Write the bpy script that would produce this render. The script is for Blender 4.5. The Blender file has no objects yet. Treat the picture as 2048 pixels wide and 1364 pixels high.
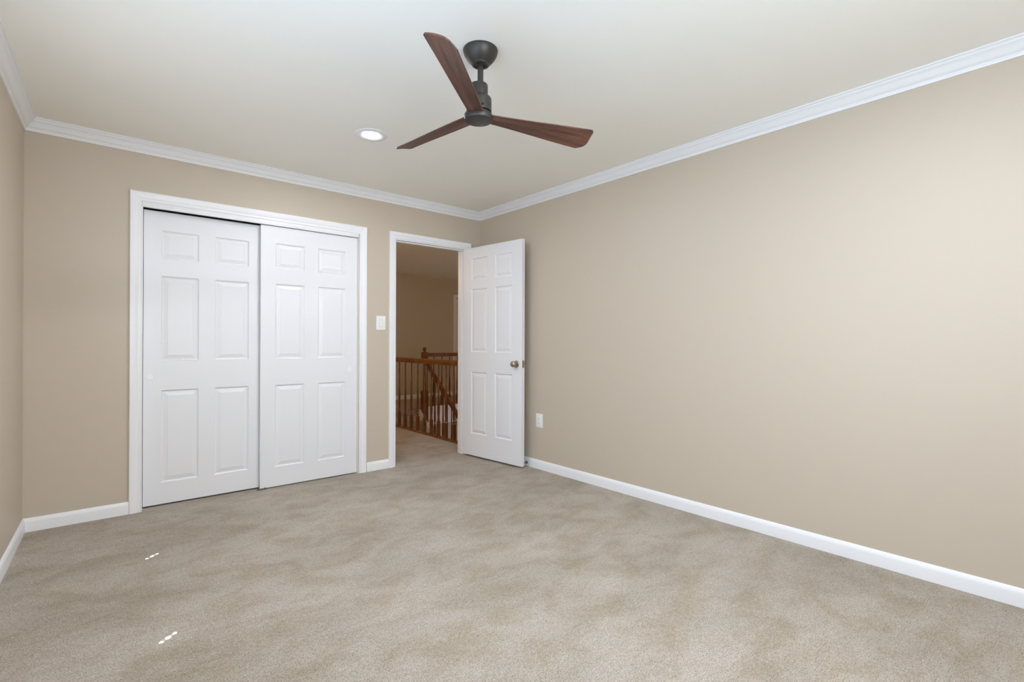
import bpy, bmesh, math, random
from mathutils import Vector, Matrix

random.seed(7)
sc = bpy.context.scene
COL = sc.collection

# ------------------------------------------------------------------ camera, sky, sun, window light, exposure
F_PX, YAW, PITCH, ROLL = 988.67, math.radians(40.490), math.radians(0.074), math.radians(0.185)
CAM_H = 1.1307
cam_d = bpy.data.cameras.new('camera')
cam_d.sensor_fit = 'HORIZONTAL'
cam_d.sensor_width = 36.0
cam_d.lens = 36.0 * F_PX / 2048.0
cam_d.clip_start = 0.05
cam = bpy.data.objects.new('camera', cam_d)
COL.objects.link(cam)
cy, sy, cp, sp = math.cos(YAW), math.sin(YAW), math.cos(PITCH), math.sin(PITCH)
fwd = Vector((sy * cp, cy * cp, sp))
rgt = Vector((cy, -sy, 0))
upv = rgt.cross(fwd)
r2 = rgt * math.cos(ROLL) + upv * math.sin(ROLL)
u2 = -rgt * math.sin(ROLL) + upv * math.cos(ROLL)
m = Matrix((r2, u2, -fwd)).transposed().to_4x4()
m.translation = Vector((0, 0, CAM_H))
cam.matrix_world = m
sc.camera = cam

world = bpy.data.worlds.new('sky')
sc.world = world
world.use_nodes = True
wn = world.node_tree
bg = wn.nodes['Background']
bg.inputs[0].default_value = (0.62, 0.78, 1.0, 1)
bg.inputs[1].default_value = 1.2
world.cycles.sampling_method = 'NONE'

SUN_DIR = Vector((0.39, 0.315, -0.866)).normalized()      # way the sunlight travels
sd = bpy.data.lights.new('sun', 'SUN')
sd.energy = 160.0
sd.angle = math.radians(0.53)
sd.color = (1.0, 0.97, 0.9)
sun = bpy.data.objects.new('sun', sd)
sun.rotation_euler = (-SUN_DIR).to_track_quat('Z', 'Y').to_euler()
COL.objects.link(sun)

def area_light(name, loc, aim, sx, sz, power, col=(1, 1, 1), spread=180):
    d = bpy.data.lights.new(name, 'AREA')
    d.shape = 'RECTANGLE'; d.size = sx; d.size_y = sz; d.energy = power; d.color = col
    d.spread = math.radians(spread)
    o = bpy.data.objects.new(name, d)
    o.location = loc
    o.rotation_euler = (-Vector(aim)).to_track_quat('Z', 'Y').to_euler()
    COL.objects.link(o)
    return o

ROOM_H = 2.44
XL, YB, XR, YR = -0.2987, 4.0736, 3.042, -1.0
LA = 0.0325                                                # the left wall runs a little out of square
def left_x(y): return XL - (YB - y) * math.tan(LA)
# daylight through the blinds, thrown up a little by their slats
area_light('daylight_left_window', (left_x(0.825) + 0.19, 0.825, 1.44), (math.cos(LA), -math.sin(LA), 0.45), 1.35, 0.8, 18.0, (0.40, 0.70, 1.12))
area_light('daylight_left_window_far', (left_x(2.225) + 0.19, 2.225, 1.44), (math.cos(LA), -math.sin(LA), 0.45), 1.35, 0.8, 3.2, (0.85, 0.9, 1.0))
area_light('daylight_rear_window', (0.80, YR + 0.19, 1.44), (0, 1, 0.45), 1.3, 0.8, 32.0, (0.90, 1.0, 1.09))
CAN = (1.352, 2.965)                                       # ceiling downlight in view; an unseen twin is added above the camera
CAN2 = (1.352, 0.50)  # added out of view to help light the room
for nm, (lx, ly), pw in (('downlight_glow', CAN, 13.0), ('downlight_fill_near', CAN2, 28.0)):
    dl_ = area_light(nm, (lx, ly, ROOM_H - 0.0065), (0, 0, -1), 0.105, 0.105, pw, (0.98, 1.0, 1.08))
    dl_.data.shape = 'DISK'

vs = sc.view_settings
vs.view_transform = 'Standard'; vs.look = 'None'; vs.gamma = 1.0; vs.use_curve_mapping = False
vs.exposure = 0.08
sc.cycles.use_denoising = True
sc.cycles.max_bounces = 12
sc.cycles.diffuse_bounces = 8
sc.cycles.sample_clamp_indirect = 8

# ------------------------------------------------------------------ materials
def srgb(r, g, b):
    f = lambda c: (c / 255 / 12.92) if c / 255 <= 0.04045 else ((c / 255 + 0.055) / 1.055) ** 2.4
    return (f(r), f(g), f(b), 1)

def mat(name, col, rough=0.5, metal=0.0, spec=0.5):
    m = bpy.data.materials.new(name)
    m.use_nodes = True
    b = m.node_tree.nodes['Principled BSDF']
    b.inputs['Base Color'].default_value = col if len(col) == 4 else (*col, 1)
    b.inputs['Roughness'].default_value = rough
    b.inputs['Metallic'].default_value = metal
    b.inputs['Specular IOR Level'].default_value = spec
    return m

def nodes(m):
    nt = m.node_tree
    return nt, nt.nodes, nt.links, nt.nodes['Principled BSDF']

def add_bump(m, scale, strength, dist=0.002, detail=3):
    nt, N, L, b = nodes(m)
    tc = N.new('ShaderNodeTexCoord'); nz = N.new('ShaderNodeTexNoise'); bp = N.new('ShaderNodeBump')
    nz.inputs['Scale'].default_value = scale; nz.inputs['Detail'].default_value = detail
    bp.inputs['Strength'].default_value = strength; bp.inputs['Distance'].default_value = dist
    L.new(tc.outputs['Object'], nz.inputs['Vector']); L.new(nz.outputs['Fac'], bp.inputs['Height'])
    L.new(bp.outputs['Normal'], b.inputs['Normal'])

M_WALL = mat('tan_wall_paint', (0.562, 0.486, 0.390), 0.5, spec=0.5); add_bump(M_WALL, 90, 0.06)
M_CEIL = mat('ceiling_paint', (0.965, 0.943, 0.872), 0.85, spec=0.2); add_bump(M_CEIL, 70, 0.06)
M_TRIM = mat('white_trim_paint', (0.88, 0.88, 0.89), 0.35)
M_DOOR = mat('white_door_paint', (0.825, 0.825, 0.84), 0.4); add_bump(M_DOOR, 160, 0.03, 0.001)
M_PLAS = mat('white_plastic', (0.87, 0.865, 0.84), 0.3)
M_DARK = mat('dark_slot', (0.03, 0.03, 0.03), 0.6)
M_BRONZE = mat('bronze_metal', srgb(70, 66, 62), 0.42, 0.55)
M_NICKEL = mat('satin_nickel', srgb(178, 165, 150), 0.24, 1.0)
M_STEEL = mat('dull_steel', srgb(120, 116, 112), 0.4, 0.8)

def carpet():
    m = mat('carpet_pile', (0.4, 0.35, 0.29), 0.95, spec=0.1)
    nt, N, L, b = nodes(m)
    tc = N.new('ShaderNodeTexCoord')
    def noise(scale, detail, rough=0.5, dist=0.0, vec=None):
        n = N.new('ShaderNodeTexNoise')
        n.inputs['Scale'].default_value = scale; n.inputs['Detail'].default_value = detail
        n.inputs['Roughness'].default_value = rough; n.inputs['Distortion'].default_value = dist
        L.new(vec or tc.outputs['Object'], n.inputs['Vector'])
        return n.outputs['Fac']
    mp = N.new('ShaderNodeMapping'); mp.inputs['Rotation'].default_value = (0, 0, math.radians(-28))
    mp.inputs['Scale'].default_value = (1.0, 1.45, 1.0)
    L.new(tc.outputs['Object'], mp.inputs['Vector'])
    def ramp(fac, p0, c0, p1, c1):
        r = N.new('ShaderNodeValToRGB')
        r.color_ramp.elements[0].position = p0; r.color_ramp.elements[0].color = (*c0, 1)
        r.color_ramp.elements[1].position = p1; r.color_ramp.elements[1].color = (*c1, 1)
        L.new(fac, r.inputs['Fac']); return r.outputs['Color']
    def mul(a_, b_):
        mx = N.new('ShaderNodeMix'); mx.data_type = 'RGBA'; mx.blend_type = 'MULTIPLY'; mx.inputs[0].default_value = 1
        L.new(a_, mx.inputs[6]); L.new(b_, mx.inputs[7]); return mx.outputs[2]
    big = noise(1.6, 2, 0.5, 0.0, mp.outputs['Vector'])             # broad walked-on areas
    pat = noise(4.4, 9, 0.66, 0.5, mp.outputs['Vector'])           # brushed patches of pile
    mid = noise(60, 4, 0.7)
    fine = noise(200, 3, 0.65)
    base = ramp(pat, 0.38, (0.400, 0.340, 0.262), 0.58, (0.482, 0.427, 0.362))
    c = mul(base, ramp(big, 0.38, (0.90, 0.89, 0.87), 0.62, (1.06, 1.06, 1.06)))
    c = mul(c, ramp(mid, 0.3, (0.82, 0.82, 0.82), 0.7, (1.14, 1.14, 1.14)))
    c = mul(c, ramp(fine, 0.34, (0.50, 0.48, 0.45), 0.54, (1.14, 1.14, 1.14)))
    L.new(c, b.inputs['Base Color'])
    bp = N.new('ShaderNodeBump'); bp.inputs['Strength'].default_value = 0.7; bp.inputs['Distance'].default_value = 0.008
    L.new(fine, bp.inputs['Height'])
    bp2 = N.new('ShaderNodeBump'); bp2.inputs['Strength'].default_value = 0.4; bp2.inputs['Distance'].default_value = 0.02
    L.new(mid, bp2.inputs['Height']); L.new(bp.outputs['Normal'], bp2.inputs['Normal'])
    L.new(bp2.outputs['Normal'], b.inputs['Normal'])
    try:
        b.inputs['Sheen Weight'].default_value = 0.15
    except Exception:
        pass
    return m
M_CARPET = carpet()

def wood(name, c0, c1, scale, stretch, rough=0.4):
    m = mat(name, c0, rough, spec=0.35)
    nt, N, L, b = nodes(m)
    tc = N.new('ShaderNodeTexCoord'); mp = N.new('ShaderNodeMapping')
    mp.inputs['Scale'].default_value = stretch
    L.new(tc.outputs['Object'], mp.inputs['Vector'])
    n1 = N.new('ShaderNodeTexNoise'); n1.inputs['Scale'].default_value = scale
    n1.inputs['Detail'].default_value = 6; n1.inputs['Roughness'].default_value = 0.65; n1.inputs['Distortion'].default_value = 0.7
    L.new(mp.outputs['Vector'], n1.inputs['Vector'])
    r = N.new('ShaderNodeValToRGB')
    r.color_ramp.elements[0].position = 0.32; r.color_ramp.elements[0].color = c1
    r.color_ramp.elements[1].position = 0.66; r.color_ramp.elements[1].color = c0
    L.new(n1.outputs['Fac'], r.inputs['Fac']); L.new(r.outputs['Color'], b.inputs['Base Color'])
    return m
M_WALNUT = wood('walnut_blade', srgb(116, 79, 63), srgb(60, 39, 32), 2.2, (1.3, 20, 20), 0.45)
M_OAK = wood('stained_oak', srgb(140, 88, 40), srgb(86, 46, 18), 14.0, (1, 1, 0.25), 0.3)

def glass_mat():
    m = bpy.data.materials.new('window_glass'); m.use_nodes = True
    nt = m.node_tree; N = nt.nodes; L = nt.links
    N.remove(N['Principled BSDF'])
    t = N.new('ShaderNodeBsdfTransparent'); g = N.new('ShaderNodeBsdfGlossy'); g.inputs['Roughness'].default_value = 0.02
    x = N.new('ShaderNodeMixShader'); x.inputs[0].default_value = 0.06
    L.new(t.outputs[0], x.inputs[1]); L.new(g.outputs[0], x.inputs[2]); L.new(x.outputs[0], N['Material Output'].inputs[0])
    return m
M_GLASS = glass_mat()

def emit(name, col, s):
    m = bpy.data.materials.new(name); m.use_nodes = True
    nt = m.node_tree; b = nt.nodes['Principled BSDF']
    b.inputs['Base Color'].default_value = (*col, 1)
    b.inputs['Emission Color'].default_value = (*col, 1); b.inputs['Emission Strength'].default_value = s
    return m
M_LED = emit('lit_lamp_lens', (1.0, 0.93, 0.80), 14.0)
M_LED.cycles.emission_sampling = 'NONE'

# ------------------------------------------------------------------ helpers
def link_bm(name, bm, m, parent=None, smooth=None, loc=None):
    bmesh.ops.recalc_face_normals(bm, faces=bm.faces[:])
    me = bpy.data.meshes.new(name); bm.to_mesh(me); bm.free()
    me.materials.append(m)
    if smooth is not None:
        for p in me.polygons: p.use_smooth = True
        try:
            me.set_sharp_from_angle(angle=math.radians(smooth))
        except Exception:
            pass
    o = bpy.data.objects.new(name, me); COL.objects.link(o)
    if parent: o.parent = parent
    if loc: o.location = loc
    return o

def struct(o):
    o['kind'] = 'structure'; return o

def tag(o, label, cat, group=None):
    o['label'] = label; o['category'] = cat
    if group: o['group'] = group
    return o

def empty(name, loc=(0, 0, 0), rz=0.0):
    o = bpy.data.objects.new(name, None); COL.objects.link(o)
    o.location = loc; o.rotation_euler = (0, 0, rz); o.empty_display_size = 0.1
    return o

def box(bm, x0, x1, y0, y1, z0, z1, M=None):
    vs_ = [bm.verts.new(Vector(c) if M is None else M @ Vector(c)) for c in
           ((x0, y0, z0), (x1, y0, z0), (x1, y1, z0), (x0, y1, z0), (x0, y0, z1), (x1, y0, z1), (x1, y1, z1), (x0, y1, z1))]
    fs = [bm.faces.new([vs_[i] for i in f]) for f in ((0, 3, 2, 1), (4, 5, 6, 7), (0, 1, 5, 4), (1, 2, 6, 5), (2, 3, 7, 6), (3, 0, 4, 7))]
    return vs_, fs

def bevel_box(bm, x0, x1, y0, y1, z0, z1, r=0.003, seg=2):
    vs_, fs = box(bm, x0, x1, y0, y1, z0, z1)
    es = list({e for f in fs for e in f.edges})
    bmesh.ops.bevel(bm, geom=es, offset=r, segments=seg, affect='EDGES', profile=0.5)

def lathe(bm, prof, n=32, M=None, cap=True):
    """prof: list of (r, z) from one end to the other"""
    M = M or Matrix.Identity(4)
    rings = []
    for r, z in prof:
        if r < 1e-6:
            rings.append([bm.verts.new(M @ Vector((0, 0, z)))])
        else:
            rings.append([bm.verts.new(M @ Vector((r * math.cos(2 * math.pi * k / n), r * math.sin(2 * math.pi * k / n), z))) for k in range(n)])
    for a, b in zip(rings, rings[1:]):
        if len(a) == 1 and len(b) == 1: continue
        for k in range(n):
            j = (k + 1) % n
            if len(a) == 1: bm.faces.new((a[0], b[k], b[j]))
            elif len(b) == 1: bm.faces.new((a[k], a[j], b[0]))
            else: bm.faces.new((a[k], a[j], b[j], b[k]))
    if cap:
        if len(rings[0]) > 1: bm.faces.new(rings[0])
        if len(rings[-1]) > 1: bm.faces.new(rings[-1])

def sweep(bm, prof, pa, pb, close=True):
    """prof: list of (u,v); pa, pb functions mapping (u,v) to a point at either end"""
    A = [bm.verts.new(pa(u, v)) for u, v in prof]; B = [bm.verts.new(pb(u, v)) for u, v in prof]
    n = len(prof)
    for i in range(n):
        j = (i + 1) % n
        bm.faces.new((A[i], A[j], B[j], B[i]))
    bm.faces.new(A); bm.faces.new(B)

def wall_cells(bm, L0, L1, z0, z1, t0, t1, holes, M=None):
    """solid cells of a slab in x-z with rectangular holes (xa, xb, za, zb)"""
    xs = sorted({L0, L1, *[h[0] for h in holes], *[h[1] for h in holes]})
    zs = sorted({z0, z1, *[h[2] for h in holes], *[h[3] for h in holes]})
    for a, b in zip(xs, xs[1:]):
        # merge vertical runs
        run = None
        for c, d in zip(zs, zs[1:]):
            mx_, mz = (a + b) / 2, (c + d) / 2
            solid = not any(h[0] < mx_ < h[1] and h[2] < mz < h[3] for h in holes)
            if solid:
                run = [run[0], d] if run else [c, d]
            if (not solid or d == zs[-1]) and run:
                box(bm, a, b, t0, t1, run[0], run[1], M); run = None
    bmesh.ops.remove_doubles(bm, verts=bm.verts[:], dist=1e-5)
    seen = {}
    dup = []
    for f in bm.faces:
        k = frozenset(v.index for v in f.verts)
        seen.setdefault(tuple(sorted(id(v) for v in f.verts)), []).append(f)
    for k, fl in seen.items():
        if len(fl) > 1: dup += fl
    if dup: bmesh.ops.delete(bm, geom=dup, context='FACES')

# ------------------------------------------------------------------ room shell
T = 0.12
LX, LZ = 2.015, 0
C1 = (0.260, 1.747, 0.0, 2.050)        # closet opening
D1 = (2.087, 2.868, 0.0, 2.062)        # doorway
W1 = (0.10, 2.98, 0.80, 2.08)          # left window, by Y
W2 = (0.10, 2.90, 0.80, 2.08)          # rear window, by X

bm = bmesh.new()
wall_cells(bm, XL - T, 4.7, 0, ROOM_H, YB, YB + T, [C1, D1])
struct(link_bm('wall_back', bm, M_WALL))

bm = bmesh.new()
wall_cells(bm, YR - T, YB, 0, ROOM_H, XR, XR + T, [], Matrix(((0, 1, 0, 0), (1, 0, 0, 0), (0, 0, 1, 0), (0, 0, 0, 1))))
struct(link_bm('wall_right', bm, M_WALL))

# left wall: local x runs from the back corner towards the camera
ML = Matrix.Translation((XL, YB, 0)) @ Matrix.Rotation(-math.pi / 2 - LA, 4, 'Z')
# local +x -> (-sin LA, -cos LA); local +y -> to the room side (cos LA, -sin LA)
def l_of_y(y): return (YB - y) / math.cos(LA)
bm = bmesh.new()
h = (l_of_y(W1[1]), l_of_y(W1[0]), W1[2], W1[3])
wall_cells(bm, 0, l_of_y(YR - T), 0, ROOM_H, -T, 0, [h], ML)
struct(link_bm('wall_left', bm, M_WALL))

bm = bmesh.new()
wall_cells(bm, left_x(YR) - T, XR + T, 0, ROOM_H, YR - T, YR, [W2])
struct(link_bm('wall_rear', bm, M_WALL))

# floor: the bedroom carpet runs on through the doorway into the hall
XS = 3.10                                # edge of the stairwell
YL = 7.40                                # far landing edge
HB = 8.69                                # far hall wall
bm = bmesh.new()
box(bm, left_x(YR) - T, XR + T, YR - T, YB, -0.12, 0)
box(bm, XL - T, XR + T, YB, YB + T, -0.12, 0)
box(bm, XL - T, XS, YB + T, YL, -0.12, 0)
box(bm, XL - T, 7.2, YL, HB, -0.12, 0)
struct(link_bm('floor', bm, M_CARPET))

bm = bmesh.new()
box(bm, left_x(YR) - T, XR + T, YR - T, YB + T, ROOM_H, ROOM_H + 0.1)
struct(link_bm('ceiling', bm, M_CEIL))

# crown moulding and baseboards, mitred at the corners
P = {'BL': Vector((XL, YB)), 'BR': Vector((XR, YB)), 'RR': Vector((XR, YR)), 'RL': Vector((left_x(YR), YR))}
nin = {'back': Vector((0, -1)), 'right': Vector((-1, 0)), 'rear': Vector((0, 1)), 'left': Vector((math.cos(LA), -math.sin(LA)))}
def corner_pt(c, w1, w2, u):
    a, b = nin[w1], nin[w2]
    k = u / (1 + a.dot(b))
    return P[c] + (a + b) * k
CROWN = [(0, 0.0737), (0.006, 0.0737), (0.008, 0.067), (0.011, 0.063), (0.011, 0.058), (0.018, 0.054), (0.024, 0.046), (0.030, 0.034),
         (0.038, 0.024), (0.046, 0.019), (0.046, 0.012), (0.050, 0.008), (0.0559, 0.007), (0.0559, 0.0), (0, 0)]
BASE = [(0, 0.080), (0.004, 0.080), (0.007, 0.076), (0.0115, 0.062), (0.0125, 0.055), (0.0125, 0.0), (0, 0)]
runs = [('back', 'BL', 'left', 'BR', 'right'), ('right', 'BR', 'back', 'RR', 'rear'), ('rear', 'RR', 'right', 'RL', 'left'), ('left', 'RL', 'rear', 'BL', 'back')]
for i, (w, ca, wa, cb, wb) in enumerate(runs):
    bm = bmesh.new()
    sweep(bm, CROWN, lambda u, v: Vector((*corner_pt(ca, w, wa, u), ROOM_H - v)), lambda u, v: Vector((*corner_pt(cb, w, wb, u), ROOM_H - v)))
    struct(link_bm('trim_%d' % (i + 1), bm, M_TRIM, smooth=25))
for w, ca, wa, cb, wb in runs:
    bm = bmesh.new()
    if w == 'back':
        sweep(bm, BASE, lambda u, v: Vector((*corner_pt('BL', 'back', 'left', u), v)), lambda u, v: Vector((C1[0] - 0.065, YB - u, v)))
        sweep(bm, BASE, lambda u, v: Vector((C1[1] + 0.077, YB - u, v)), lambda u, v: Vector((D1[0] - 0.057, YB - u, v)))
        sweep(bm, BASE, lambda u, v: Vector((D1[1] + 0.055, YB - u, v)), lambda u, v: Vector((*corner_pt('BR', 'back', 'right', u), v)))
    else:
        sweep(bm, BASE, lambda u, v: Vector((*corner_pt(ca, w, wa, u), v)), lambda u, v: Vector((*corner_pt(cb, w, wb, u), v)))
    struct(link_bm('baseboard_%s' % w, bm, M_TRIM, smooth=25))

# casings round the closet and the doorway
def casing(bm, x0, x1, ztop, y, wdt, out=-1, legs=None):
    """x0,x1,ztop = inner edge; profile swept up, across and down"""
    prof = [(0, 0), (0, 0.008), (0.004, 0.011), (wdt * 0.32, 0.011), (wdt * 0.40, 0.014), (wdt * 0.8, 0.017), (wdt * 0.93, 0.017), (wdt, 0.013), (wdt, 0)]
    def pt(x, sx, z, up): return lambda u, v: Vector((x + sx * u, y + out * v, z + (u if up else 0)))
    sweep(bm, prof, pt(x0, -1, 0, False), pt(x0, -1, ztop, True))
    sweep(bm, prof, pt(x0, -1, ztop, True), pt(x1, 1, ztop, True))
    sweep(bm, prof, pt(x1, 1, ztop, True), pt(x1, 1, 0, False))
bm = bmesh.new()
casing(bm, C1[0] - 0.002, C1[1] + 0.008, 2.050, YB, 0.064)
bevel_box(bm, C1[0], C1[1], YB - 0.006, YB + 0.012, 2.016, 2.052, 0.002)       # fascia hiding the track
box(bm, C1[0] - 0.001, C1[0] + 0.005, YB + 0.001, YB + T, 0, 2.05); box(bm, C1[1] - 0.003, C1[1] + 0.001, YB + 0.001, YB + T, 0, 2.05)
struct(link_bm('trim_5', bm, M_TRIM, smooth=25))
bm = bmesh.new()
casing(bm, D1[0] + 0.001, D1[1] - 0.001, D1[3] - 0.002, YB, 0.057)
casing(bm, D1[0] + 0.001, D1[1] - 0.001, D1[3] - 0.002, YB + T, 0.057, 1)
JT = 0.012
box(bm, D1[0], D1[0] + JT, YB - 0.001, YB + T + 0.001, 0, D1[3]); box(bm, D1[1] - JT, D1[1], YB - 0.001, YB + T + 0.001, 0, D1[3])
box(bm, D1[0] + JT, D1[1] - JT, YB - 0.001, YB + T + 0.001, D1[3] - JT, D1[3])
ST = 0.011
box(bm, D1[0] + JT, D1[0] + JT + ST, YB + 0.040, YB + 0.075, 0, D1[3] - JT); box(bm, D1[1] - JT - ST, D1[1] - JT, YB + 0.040, YB + 0.075, 0, D1[3] - JT)
box(bm, D1[0] + JT + ST, D1[1] - JT - ST, YB + 0.040, YB + 0.075, D1[3] - JT - ST, D1[3] - JT)
struct(link_bm('trim_6', bm, M_TRIM, smooth=25))

# ------------------------------------------------------------------ six-panel doors
def panel_face(bm, W, H, y, sgn, cols, rows):
    """moulded face at y, sgn = -1 when it looks towards -y"""
    xs = sorted({0, W, *[c for p in cols for c in p]}); zs = sorted({0, H, *[c for p in rows for c in p]})
    grid = {}
    def v(x, z, d=0.0):
        k = (round(x, 5), round(z, 5), round(d, 5))
        if k not in grid: grid[k] = bm.verts.new((x, y - sgn * d, z))
        return grid[k]
    for xa, xb in zip(xs, xs[1:]):
        for za, zb in zip(zs, zs[1:]):
            if (xa, xb) in cols and (za, zb) in rows:
                rings = [(0, 0), (0.005, 0.0055), (0.010, 0.0075), (0.014, 0.0075), (0.036, 0.0025), (0.038, 0.0015)]
                pr = None
                for ins, d in rings:
                    cur = [v(xa + ins, za + ins, d), v(xb - ins, za + ins, d), v(xb - ins, zb - ins, d), v(xa + ins, zb - ins, d)]
                    if pr:
                        for k in range(4):
                            bm.faces.new((pr[k], pr[(k + 1) % 4], cur[(k + 1) % 4], cur[k]))
                    pr = cur
                bm.faces.new(pr)
            else:
                bm.faces.new((v(xa, za), v(xb, za), v(xb, zb), v(xa, zb)))

def door_mesh(name, W, H, TH, cols, rows, parent=None):
    bm = bmesh.new()
    panel_face(bm, W, H, 0, -1, cols, rows)
    panel_face(bm, W, H, TH, 1, cols, rows)
    c = [(0, 0), (W, 0), (W, H), (0, H)]
    # edges of the slab with a small rounded arris
    for i in range(4):
        (xa, za), (xb, zb) = c[i], c[(i + 1) % 4]
        bm.faces.new([bm.verts.new(p) for p in ((xa, 0, za), (xb, 0, zb), (xb, TH, zb), (xa, TH, za))])
    return struct(link_bm(name, bm, M_DOOR, parent))

# bedroom door, opened a little past square; its hall face looks at the camera
HX, HY = 2.833, 4.066
DIRX = Vector((0.088, -0.791, 0)).normalized()
rz = math.atan2(DIRX.y, DIRX.x)
DW = 0.787
door = door_mesh('door_1', DW, 2.030, 0.035, [(0.118, 0.340), (0.447, 0.669)], [(0.215, 0.815), (1.012, 1.625), (1.712, 1.925)])
door.location = (HX, HY, 0.018); door.rotation_euler = (0, 0, rz)
# local -y must look to the left of the door line: rotate check
# (local x = DIRX, local y = up x DIRX = to the right wall side)
def knob_bm(sgn, y0):
    bm = bmesh.new()
    M = Matrix.Translation((0, y0, 0)) @ Matrix.Rotation(math.pi / 2 * (1 if sgn < 0 else -1), 4, 'X')
    lathe(bm, [(0.0, 0), (0.031, 0), (0.0325, 0.002), (0.032, 0.005), (0.026, 0.009), (0.014, 0.012), (0.0125, 0.018), (0.0125, 0.026), (0.017, 0.030),
               (0.0245, 0.036), (0.0275, 0.044), (0.0270, 0.052), (0.022, 0.059), (0.012, 0.063), (0.0, 0.064)], 40, M)
    return bm
for sgn, y0 in ((-1, 0.0), (1, 0.035)):
    k = link_bm('door_knob', knob_bm(sgn, y0), M_NICKEL, door, smooth=40, loc=(DW - 0.064, 0, 0.912))
    if sgn < 0: k['label'] = 'round satin metal knob with a round rose'
bm = bmesh.new()
bevel_box(bm, DW - 0.0005, DW + 0.0018, 0.005, 0.030, 0.880, 0.945, 0.0008)
bevel_box(bm, DW, DW + 0.009, 0.011, 0.024, 0.905, 0.920, 0.002)
lp = link_bm('latch_plate', bm, M_NICKEL, door); lp['label'] = 'small metal latch plate on the door edge'
for hz in (0.20, 1.0, 1.80):
    bm = bmesh.new()
    lathe(bm, [(0, -0.045), (0.004, -0.044), (0.0055, -0.04), (0.0055, 0.04), (0.004, 0.044), (0, 0.045)], 12, Matrix.Translation((-0.004, 0.038, hz)))
    link_bm('hinge', bm, M_NICKEL, door, smooth=40)

# closet sliding doors
CH = 2.006
def closet_door(name, x0, w, y, zb, ztop, cols, pull_x):
    d = door_mesh(name, w, ztop - zb, 0.030, cols, [(0.157 - zb, 0.790 - zb), (0.993 - zb, 1.572 - zb), (1.690 - zb, 1.884 - zb)])
    d.location = (x0, y, zb)
    bm = bmesh.new()
    M = Matrix.Rotation(math.pi / 2, 4, 'X')
    lathe(bm, [(0.0255, 0.0), (0.0255, 0.0015), (0.0235, 0.0025), (0.0215, 0.0015), (0.0205, 0.0005), (0, 0.0003)], 36, M, cap=False)
    f = link_bm('finger_pull', bm, M_TRIM, d, smooth=40, loc=(pull_x - x0, 0, 0.89 - zb))
    return d
closet_door('door_2', 0.2720, 0.742, YB + 0.058, 0.012, 2.012, [(0.371 - 0.272, 0.590 - 0.272), (0.690 - 0.272, 0.912 - 0.272)], 0.311)
closet_door('door_3', 0.9840, 0.7575, YB + 0.014, 0.008, 2.014, [(1.088 - 0.984, 1.305 - 0.984), (1.412 - 0.984, 1.638 - 0.984)], 1.680)
bm = bmesh.new()
bevel_box(bm, 0.962, 1.022, YB + 0.005, YB + 0.013, 0.0, 0.010, 0.001)
bevel_box(bm, 0.972, 0.982, YB + 0.004, YB + 0.055, 0.0, 0.007, 0.001)
bevel_box(bm, 1.016, 1.024, YB + 0.003, YB + 0.013, 0.0, 0.014, 0.001)
tag(link_bm('door_guide', bm, M_STEEL), 'tiny grey metal floor guide where the two sliding closet doors overlap', 'door guide')

# closet interior
bm = bmesh.new()
box(bm, XL - T, XL, YB + T, 4.80, 0, ROOM_H); box(bm, 1.84, 1.94, YB + T, 4.80, 0, ROOM_H); box(bm, XL - T, 1.94, 4.80, 4.9, 0, ROOM_H)
struct(link_bm('wall_closet', bm, M_WALL))

# ------------------------------------------------------------------ windows with closed blinds (outside the picture; they light the room)
def window(name, M, x0, x1, z0, z1, holes=(), zs=None):
    """local frame: x along the wall, y to the room, wall from y=-T to 0"""
    bm = bmesh.new()
    for a in ((x0, x0 + 0.05, z0, z1), (x1 - 0.05, x1, z0, z1), (x0 + 0.05, x1 - 0.05, z0, z0 + 0.05), (x0 + 0.05, x1 - 0.05, z1 - 0.05, z1)):
        box(bm, a[0], a[1], -0.10, -0.05, a[2], a[3], M)
    w = struct(link_bm(name, bm, M_TRIM))
    bm = bmesh.new(); box(bm, x0 + 0.05, x1 - 0.05, -0.080, -0.076, z0 + 0.05, z1 - 0.05, M)
    link_bm('pane', bm, M_GLASS, w)
    bm = bmesh.new()
    pitch = 0.0485; zz = (z0 if zs is None else zs) - 0.01 - pitch
    while zz < z1 + 0.02:
        hs = [(hh[0], hh[1], max(hh[2], zz), min(hh[3], zz + pitch)) for hh in holes if hh[3] > zz + 1e-5 and hh[2] < zz + pitch - 1e-5]
        b2 = bmesh.new(); wall_cells(b2, x0 - 0.03, x1 + 0.03, zz, zz + pitch, 0.003, 0.006, hs, M)
        me = bpy.data.meshes.new('tmp'); b2.to_mesh(me); b2.free(); bm.from_mesh(me); bpy.data.meshes.remove(me)
        zz += pitch
    link_bm('blind', bm, M_TRIM, w)
    return w
# cord holes of the left blind through which the sun reaches the carpet
MLi = ML.inverted()
dl = MLi.to_3x3() @ SUN_DIR
holes = []
for cx_, cy_ in ((0.251, 3.194), (0.230, 2.279)):
    for k, (sw, sh) in zip((-1, 0, 1), ((0.0095, 0.018), (0.0135, 0.024), (0.0090, 0.016))):
        pz = 1.30
        s = MLi @ Vector((cx_ + k * 0.0222, cy_ + k * 0.0180, 0.0))
        t = (s.y - 0.0045) / dl.y
        hpt = s - dl * t
        holes.append((hpt.x - sw / 2, hpt.x + sw / 2, hpt.z - sh / 2, hpt.z + sh / 2))
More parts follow.
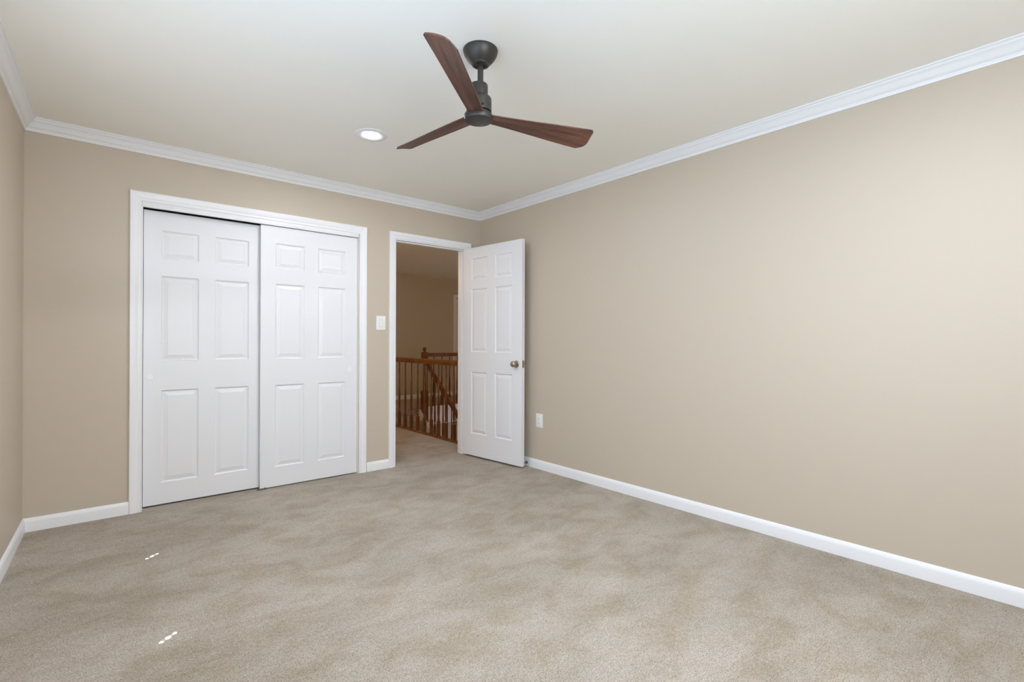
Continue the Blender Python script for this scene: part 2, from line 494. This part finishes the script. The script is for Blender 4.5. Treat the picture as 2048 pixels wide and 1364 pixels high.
# shift the slat rows so every hole sits inside one slat
zc = sorted({round((hh[2] + hh[3]) / 2, 4) for hh in holes})
z0w = W1[2] - 0.0485 + ((zc[0] - 0.0242) - (W1[2] - 0.0485 - 0.01 - 0.0485)) % 0.0485
window('window_1', ML, l_of_y(W1[1]), l_of_y(W1[0]), W1[2], W1[3], holes, z0w)
MR = Matrix.Translation((0, YR, 0))
window('window_2', MR, W2[0], W2[1], W2[2], W2[3])

# ------------------------------------------------------------------ ceiling fan
FX, FY = 1.3319, 1.7846
fan = tag(empty('ceiling_fan', (FX, FY, ROOM_H)), 'three-blade ceiling fan with walnut blades and dark bronze motor hanging from the ceiling', 'ceiling fan')
HZ = 2.1428 - ROOM_H
HOFF = Vector((-0.0050, 0.0080, 0))
bm = bmesh.new()
lathe(bm, [(0.0, 0), (0.0775, 0), (0.0785, -0.003), (0.0772, -0.009), (0.0730, -0.022), (0.0650, -0.036), (0.0545, -0.049), (0.0430, -0.060), (0.0395, -0.063),
           (0.0385, -0.067), (0.030, -0.070), (0.027, -0.064), (0.0, -0.064)], 48)
link_bm('canopy', bm, M_BRONZE, fan, smooth=35)
bm = bmesh.new(); lathe(bm, [(0.0130, -0.060), (0.0130, -0.160)], 24)
link_bm('downrod', bm, M_BRONZE, fan, smooth=35)
bm = bmesh.new()
lathe(bm, [(0.0, -0.152), (0.033, -0.152), (0.0385, -0.155), (0.040, -0.160), (0.040, -0.207), (0.0445, -0.210), (0.052, -0.213), (0.0555, -0.218), (0.0565, -0.225),
           (0.0565, -0.278), (0.0, -0.278)], 48)
bmesh.ops.translate(bm, verts=bm.verts[:], vec=HOFF * 0.7)
mh = link_bm('motor_housing', bm, M_BRONZE, fan, smooth=35)
bm = bmesh.new(); lathe(bm, [(0.0, 0), (0.005, 0), (0.006, -0.002), (0.004, -0.004), (0, -0.004)], 14, Matrix.Translation((-0.022, -0.0530, -0.262)) @ Matrix.Rotation(math.radians(65), 4, 'X'))
link_bm('set_screw', bm, M_DARK, mh, smooth=40)
bm = bmesh.new()
lathe(bm, [(0.0, -0.276), (0.050, -0.276), (0.050, -0.288), (0.0615, -0.288), (0.0635, -0.291), (0.0635, -0.312), (0.0615, -0.3155), (0.057, -0.317), (0.0, -0.3185)], 56)
bmesh.ops.translate(bm, verts=bm.verts[:], vec=HOFF)
link_bm('hub_cap', bm, M_BRONZE, fan, smooth=35)

def blade_bm():
    bm = bmesh.new()
    NS, NW = 30, 12
    # leading (w<0, high) and trailing (w>0, low) edges from root to tip
    def lerp(a, b, t): return a + (b - a) * t
    def sm(t): return t * t * (3 - 2 * t)
    top, bot = [], []
    for i in range(NS + 1):
        s = i / NS
        rt, rb = [], []
        for j in range(NW + 1):
            q = j / NW
            # rounded outline: each chord position has its own length
            lc = lerp(0.557, 0.566, q)
            # corner rounding
            a = 1 - q
            lc -= 0.010 * max(0, (0.12 - q) / 0.12) ** 2
            lc -= 0.050 * max(0, (q - 0.55) / 0.45) ** 3.0
            x = lerp(0.040, lc, s)
            xs = (x - 0.04) / 0.52
            w0 = lerp(-0.034, -0.0655, xs); w1 = lerp(0.036, 0.0530, xs)
            w = lerp(w0, w1, q)
            pitch0 = lerp(0.00, 1.0, sm(min(1, xs)) * 0.55 + xs * 0.45)
            zl = lerp(0.003, 0.0185, pitch0); zr = lerp(0.000, -0.0270, pitch0)
            z = lerp(zl, zr, q)
            z += 0.006 * math.sin(math.pi * q) * (0.3 + 0.7 * xs)          # gentle camber
            th = 0.0022 + 0.0032 * math.sin(math.pi * min(1, max(0, q))) * (1 - 0.5 * xs)
            rt.append(bm.verts.new((x, w, z + th))); rb.append(bm.verts.new((x, w, z - th)))
        top.append(rt); bot.append(rb)
    for i in range(NS):
        for j in range(NW):
            bm.faces.new((top[i][j], top[i + 1][j], top[i + 1][j + 1], top[i][j + 1]))
            bm.faces.new((bot[i][j], bot[i][j + 1], bot[i + 1][j + 1], bot[i + 1][j]))
    for i in range(NS):
        bm.faces.new((top[i][0], bot[i][0], bot[i + 1][0], top[i + 1][0]))
        bm.faces.new((top[i][NW], top[i + 1][NW], bot[i + 1][NW], bot[i][NW]))
    for j in range(NW):
        bm.faces.new((top[0][j], top[0][j + 1], bot[0][j + 1], bot[0][j]))
        bm.faces.new((top[NS][j], bot[NS][j], bot[NS][j + 1], top[NS][j + 1]))
    return bm
AL = -2.4438
nz_ = Vector((0.0472, 0.0111, 1)).normalized()
ex_ = Vector((1, 0, 0)); ex_ = (ex_ - nz_ * ex_.dot(nz_)).normalized(); ey_ = nz_.cross(ex_)
R0 = Matrix((ex_, ey_, nz_)).transposed().to_4x4()
first = None
for k in range(3):
    if first is None:
        b = link_bm('blade', blade_bm(), M_WALNUT, fan, smooth=50); first = b
    else:
        b = first.copy(); COL.objects.link(b); b.parent = fan
    b.matrix_local = Matrix.Translation(HOFF + Vector((0, 0, HZ - 0.001))) @ R0 @ Matrix.Rotation(AL + k * 2 * math.pi / 3, 4, 'Z')

# ------------------------------------------------------------------ recessed ceiling light
RL_ = tag(empty('recessed_light', (CAN[0], CAN[1], ROOM_H)), 'lit round recessed downlight with white trim ring beside the ceiling fan', 'ceiling light')
bm = bmesh.new()
lathe(bm, [(0.098, 0.0), (0.099, -0.003), (0.094, -0.006), (0.068, -0.007), (0.061, -0.005), (0.056, -0.0015), (0.056, 0)], 56, cap=False)
link_bm('trim_ring', bm, M_TRIM, RL_, smooth=40)
bm = bmesh.new(); lathe(bm, [(0.056, -0.0010), (0.051, -0.0040), (0.0, -0.0050)], 48, cap=False)
link_bm('lens', bm, M_LED, RL_, smooth=40)
RN = RL_.copy(); COL.objects.link(RN); RN.location = (CAN2[0], CAN2[1], ROOM_H)  # housing for the added fill downlight
RN['label'] = 'added unseen recessed downlight, in the ceiling above the rear end of the room'
for ch in list(RL_.children):
    c_ = ch.copy(); COL.objects.link(c_); c_.parent = RN

# ------------------------------------------------------------------ switch, outlet, door stop
sw = tag(empty('light_switch', (1.953, YB, 1.292)), 'white light switch plate on the tan wall between closet and doorway', 'light switch')
bm = bmesh.new(); bevel_box(bm, -0.0435, 0.0435, -0.006, 0, -0.0625, 0.0625, 0.003); link_bm('plate', bm, M_PLAS, sw, smooth=40)
bm = bmesh.new(); bevel_box(bm, -0.016, 0.016, -0.0085, -0.004, -0.033, 0.033, 0.0012); rk = link_bm('rocker', bm, M_PLAS, sw)
bm = bmesh.new()
box(bm, -0.0175, 0.0175, -0.0064, -0.006, -0.0345, 0.0345); link_bm('rocker_gap', bm, mat('switch_gap', (0.45, 0.44, 0.42), 0.6), sw)
bm = bmesh.new(); bevel_box(bm, 0.008, 0.0125, -0.0105, -0.0080, -0.028, 0.028, 0.0006); link_bm('dimmer_slider', bm, M_PLAS, sw)

ot = tag(empty('wall_outlet', (XR, 3.182, 0.430), math.pi / 2), 'white duplex power outlet low on the right wall beside the open door', 'outlet')
bm = bmesh.new(); bevel_box(bm, -0.042, 0.042, 0, 0.006, -0.061, 0.061, 0.003); link_bm('plate', bm, M_PLAS, ot, smooth=40)
for dz in (0.0205, -0.0205):
    bm = bmesh.new(); bevel_box(bm, -0.0165, 0.0165, 0.004, 0.0082, dz - 0.0145, dz + 0.0145, 0.0035); rc = link_bm('receptacle', bm, M_PLAS, ot, smooth=40)
    bm = bmesh.new()
    box(bm, -0.0075, -0.0055, 0.0078, 0.0084, dz - 0.002, dz + 0.007); box(bm, 0.0055, 0.0075, 0.0078, 0.0084, dz - 0.001, dz + 0.006)
    box(bm, -0.002, 0.002, 0.0078, 0.0084, dz - 0.0095, dz - 0.0055)
    link_bm('slots', bm, M_DARK, rc)

dst = tag(empty('door_stop', (XR - 0.0125, 3.335, 0.034)), 'small grey metal door stop on the baseboard behind the open door', 'door stop')
bm = bmesh.new(); Mx = Matrix.Rotation(-math.pi / 2, 4, 'Y')
lathe(bm, [(0, 0), (0.013, 0), (0.013, 0.003), (0.006, 0.006), (0.005, 0.012), (0.005, 0.046)], 20, Mx); link_bm('rod', bm, M_STEEL, dst, smooth=40)
bm = bmesh.new(); lathe(bm, [(0, 0.044), (0.008, 0.044), (0.0095, 0.048), (0.009, 0.058), (0, 0.060)], 20, Mx)
tp = link_bm('tip', bm, mat('grey_rubber', (0.18, 0.18, 0.19), 0.7), dst, smooth=40)

# ------------------------------------------------------------------ hall and stairwell beyond the doorway
LOW = -2.75
bm = bmesh.new()
wall_cells(bm, XL - T, 7.3, LOW, ROOM_H, HB, HB + T, [(5.86, 6.64, 0.0, 2.05)])
box(bm, 5.7, 6.8, HB + T, HB + 0.16, 0, 2.2)
struct(link_bm('wall_far_hall', bm, M_WALL))
bm = bmesh.new(); box(bm, 7.2, 7.32, YB, HB, LOW, ROOM_H); struct(link_bm('wall_hall_right', bm, M_WALL))
bm = bmesh.new(); box(bm, XL - 2 * T, XL - T, 4.9, HB, 0, ROOM_H); struct(link_bm('wall_hall_left', bm, M_WALL))
bm = bmesh.new(); box(bm, 4.7, 7.2, YB, YB + T, LOW, ROOM_H); box(bm, XS, 4.7, YB, YB + T, LOW, 0); struct(link_bm('wall_stairwell_near', bm, M_WALL))
bm = bmesh.new(); box(bm, XL - T, 7.32, YB + T, HB + T, ROOM_H, ROOM_H + 0.1); struct(link_bm('ceiling_hall', bm, M_CEIL))
bm = bmesh.new(); box(bm, 2.0, 7.32, YB, HB, LOW - 0.1, LOW); struct(link_bm('floor_lower', bm, M_CARPET))
bm = bmesh.new(); box(bm, XS - 0.08, XS, YB + T, YL, LOW, -0.12); struct(link_bm('wall_stairwell_left', bm, M_WALL))
bm = bmesh.new(); box(bm, XS, 7.2, YL, YL + 0.08, LOW, -0.12); struct(link_bm('wall_stairwell_far', bm, M_WALL))
bm = bmesh.new(); sweep(bm, BASE, lambda u, v: Vector((XL - T, HB - u, v)), lambda u, v: Vector((5.80, HB - u, v))); struct(link_bm('baseboard_far_hall', bm, M_TRIM))
bm = bmesh.new(); casing(bm, 5.86, 6.64, 2.05, HB, 0.060); struct(link_bm('trim_7', bm, M_TRIM))
d4 = door_mesh('door_4', 0.77, 2.03, 0.035, [(0.118, 0.33), (0.44, 0.652)], [(0.215, 0.815), (1.012, 1.625), (1.712, 1.925)]); d4.location = (5.865, HB + 0.03, 0.01)
# white skirt under the landing edge on the open side
bm = bmesh.new(); bevel_box(bm, 4.33, 7.2, YL - 0.02, YL - 0.001, -0.30, -0.005, 0.003); struct(link_bm('trim_8', bm, M_TRIM))

# carpeted stairs going down from the landing towards the bedroom wall
bm = bmesh.new()
ST_X0, ST_X1 = XS + 0.005, 4.24
RUN, RISE = 0.245, 0.205
for i in range(12):
    y1 = YL - i * RUN; z1 = -RISE * (i + 1)
    box(bm, ST_X0, ST_X1, y1 - RUN - 0.02, y1 - 0.001, z1 - 0.22, z1)
struct(link_bm('stairs', bm, M_CARPET))
bm = bmesh.new()
vv = [(YL, 0.0), (YL, -0.45)]
prof = [(YL - 0.002, -0.02), (YL - 0.002, -0.48), (YL - 12 * RUN, -RISE * 12 - 0.46), (YL - 12 * RUN, -RISE * 12 - 0.0)]
sweep(bm, prof, lambda u, v: Vector((ST_X1 + 0.001, u, v)), lambda u, v: Vector((ST_X1 + 0.035, u, v)))
struct(link_bm('trim_9', bm, M_TRIM))

# railings
def baluster_bm(h, block=0.18):
    bm = bmesh.new()
    bevel_box(bm, -0.017, 0.017, -0.017, 0.017, 0, block, 0.0015, 1)
    p = [(0.0165, block - 0.001), (0.011, block + 0.010), (0.0165, block + 0.018), (0.0165, block + 0.026), (0.010, block + 0.034), (0.0135, block + 0.06), (0.0155, block + 0.10),
         (0.0150, block + 0.16), (0.0105, h * 0.62), (0.0085, h * 0.85), (0.0080, h)]
    lathe(bm, p, 14)
    return bm
def rail_prof():
    return [(-0.021, 0), (0.021, 0), (0.023, 0.012), (0.030, 0.022), (0.032, 0.036), (0.028, 0.050), (0.016, 0.059), (0, 0.062), (-0.016, 0.059), (-0.028, 0.050), (-0.032, 0.036), (-0.030, 0.022), (-0.023, 0.012)]
NX = XS + 0.018
near = tag(empty('stair_railing', (NX, YB + T, 0)), 'long oak railing along the carpeted hall edge seen through the doorway', 'railing')
yA, yB_ = YB + T + 0.002, YL - 0.01
bm = bmesh.new(); sweep(bm, rail_prof(), lambda u, v: Vector((u, 0.002, 0.858 + v)), lambda u, v: Vector((u, yB_ - YB - T, 0.858 + v)))
link_bm('handrail', bm, M_OAK, near, smooth=40)
bm = bmesh.new(); bevel_box(bm, -0.033, 0.030, 0.002, yB_ - YB - T, -0.02, 0.018, 0.004); link_bm('shoe_rail', bm, M_OAK, near)
bb = None
y = 4.655 - 2 * 0.161
while y < yB_ - 0.08:
    if bb is None: bb = b = link_bm('baluster', baluster_bm(0.845), M_OAK, near, smooth=40)
    else:
        b = bb.copy(); COL.objects.link(b); b.parent = near
    b.location = (0, y - YB - T, 0.016)
    y += 0.161

FXN, FYN = 4.328, YL - 0.045
far = tag(empty('landing_railing', (FXN, FYN, 0)), 'short oak railing with a ball-topped newel on the far landing beyond the stairs', 'railing')
bm = bmesh.new()
bevel_box(bm, -0.050, 0.050, -0.050, 0.050, -0.25, 0.285, 0.003, 1)
lathe(bm, [(0.049, 0.284), (0.030, 0.300), (0.036, 0.31), (0.024, 0.325), (0.028, 0.38), (0.029, 0.44), (0.023, 0.60), (0.019, 0.78), (0.030, 0.80), (0.034, 0.835)], 20)
bevel_box(bm, -0.044, 0.044, -0.044, 0.044, 0.832, 0.948, 0.003, 1)
lathe(bm, [(0.030, 0.947), (0.022, 0.957), (0.015, 0.962), (0.024, 0.970), (0.033, 0.985), (0.035, 1.0), (0.031, 1.015), (0.018, 1.030), (0, 1.034)], 20)
link_bm('newel_post', bm, M_OAK, far, smooth=40)
bm = bmesh.new(); sweep(bm, rail_prof(), lambda u, v: Vector((0.044, u, 0.870 + v)), lambda u, v: Vector((2.9, u, 0.870 + v)))
link_bm('handrail', bm, M_OAK, far, smooth=40)
bm = bmesh.new(); bevel_box(bm, 0.051, 2.9, -0.03, 0.03, 0.0, 0.018, 0.004); fs_ = link_bm('shoe_rail', bm, M_TRIM, far); fs_['label'] = 'white painted shoe rail'
x = 0.18; b0 = None
while x < 2.8:
    if b0 is None: b0 = b = link_bm('baluster', baluster_bm(0.857), M_OAK, far, smooth=40)
    else:
        b = b0.copy(); COL.objects.link(b); b.parent = far
    b.location = (x, 0, 0.016); x += 0.163

slope = tag(empty('sloping_stair_railing', (FXN, FYN, 0)), 'sloping oak stair handrail descending behind the hall balusters', 'railing')
bm = bmesh.new()
pts = [(-0.044, 0.800), (-0.09, 0.790), (-0.14, 0.752), (-0.20, 0.700)]
sl = RISE / RUN
for k in range(1, 10):
    yy = -0.20 - k * 0.25; pts.append((yy, 0.700 - sl * k * 0.25))
rings = []
for i, (yy, zz) in enumerate(pts):
    a = pts[max(0, i - 1)]; c = pts[min(len(pts) - 1, i + 1)]
    ang = math.atan2(c[1] - a[1], -(c[0] - a[0]))
    rings.append([bm.verts.new((u, yy + (v - 0.062) * math.sin(ang), zz + (v - 0.062) * math.cos(ang))) for u, v in rail_prof()])
for a, c in zip(rings, rings[1:]):
    for k in range(len(a)):
        bm.faces.new((a[k], a[(k + 1) % len(a)], c[(k + 1) % len(a)], c[k]))
bm.faces.new(rings[0]); bm.faces.new(rings[-1])
link_bm('handrail', bm, M_OAK, slope, smooth=40)
k = 0
for i in range(9):
    for f in (0.25, 0.75):
        yy = YL - (i + f) * RUN - FYN
        if yy > -0.1 or yy < -2.3: continue
        zt = 0.700 + sl * (yy + 0.20) - 0.055
        zb = -RISE * (i + 1)
        hgt = zt - zb
        if hgt < 0.4: continue
        bm = baluster_bm(hgt, 0.16); b = link_bm('baluster', bm, M_OAK, slope, smooth=40); b.location = (0, yy, zb)
        b.location.x = -0.03

# unseen hall lamp, added warm fill left of the doorway, and foyer daylight
def point(name, loc, power, col, r=0.12):
    d = bpy.data.lights.new(name, 'POINT'); d.energy = power; d.color = col; d.shadow_soft_size = r
    o = bpy.data.objects.new(name, d); o.location = loc; COL.objects.link(o)
point('hall_lamp', (6.0, 5.2, 2.15), 15.0, (1.0, 0.80, 0.56))
point('landing_fill', (1.2, 6.0, 2.1), 30.0, (1.0, 0.70, 0.38))  # added fill, warms the hall floor and ceiling near the doorway
point('foyer_daylight', (5.6, 5.8, -1.1), 16.0, (0.95, 0.88, 1.0), 0.3)
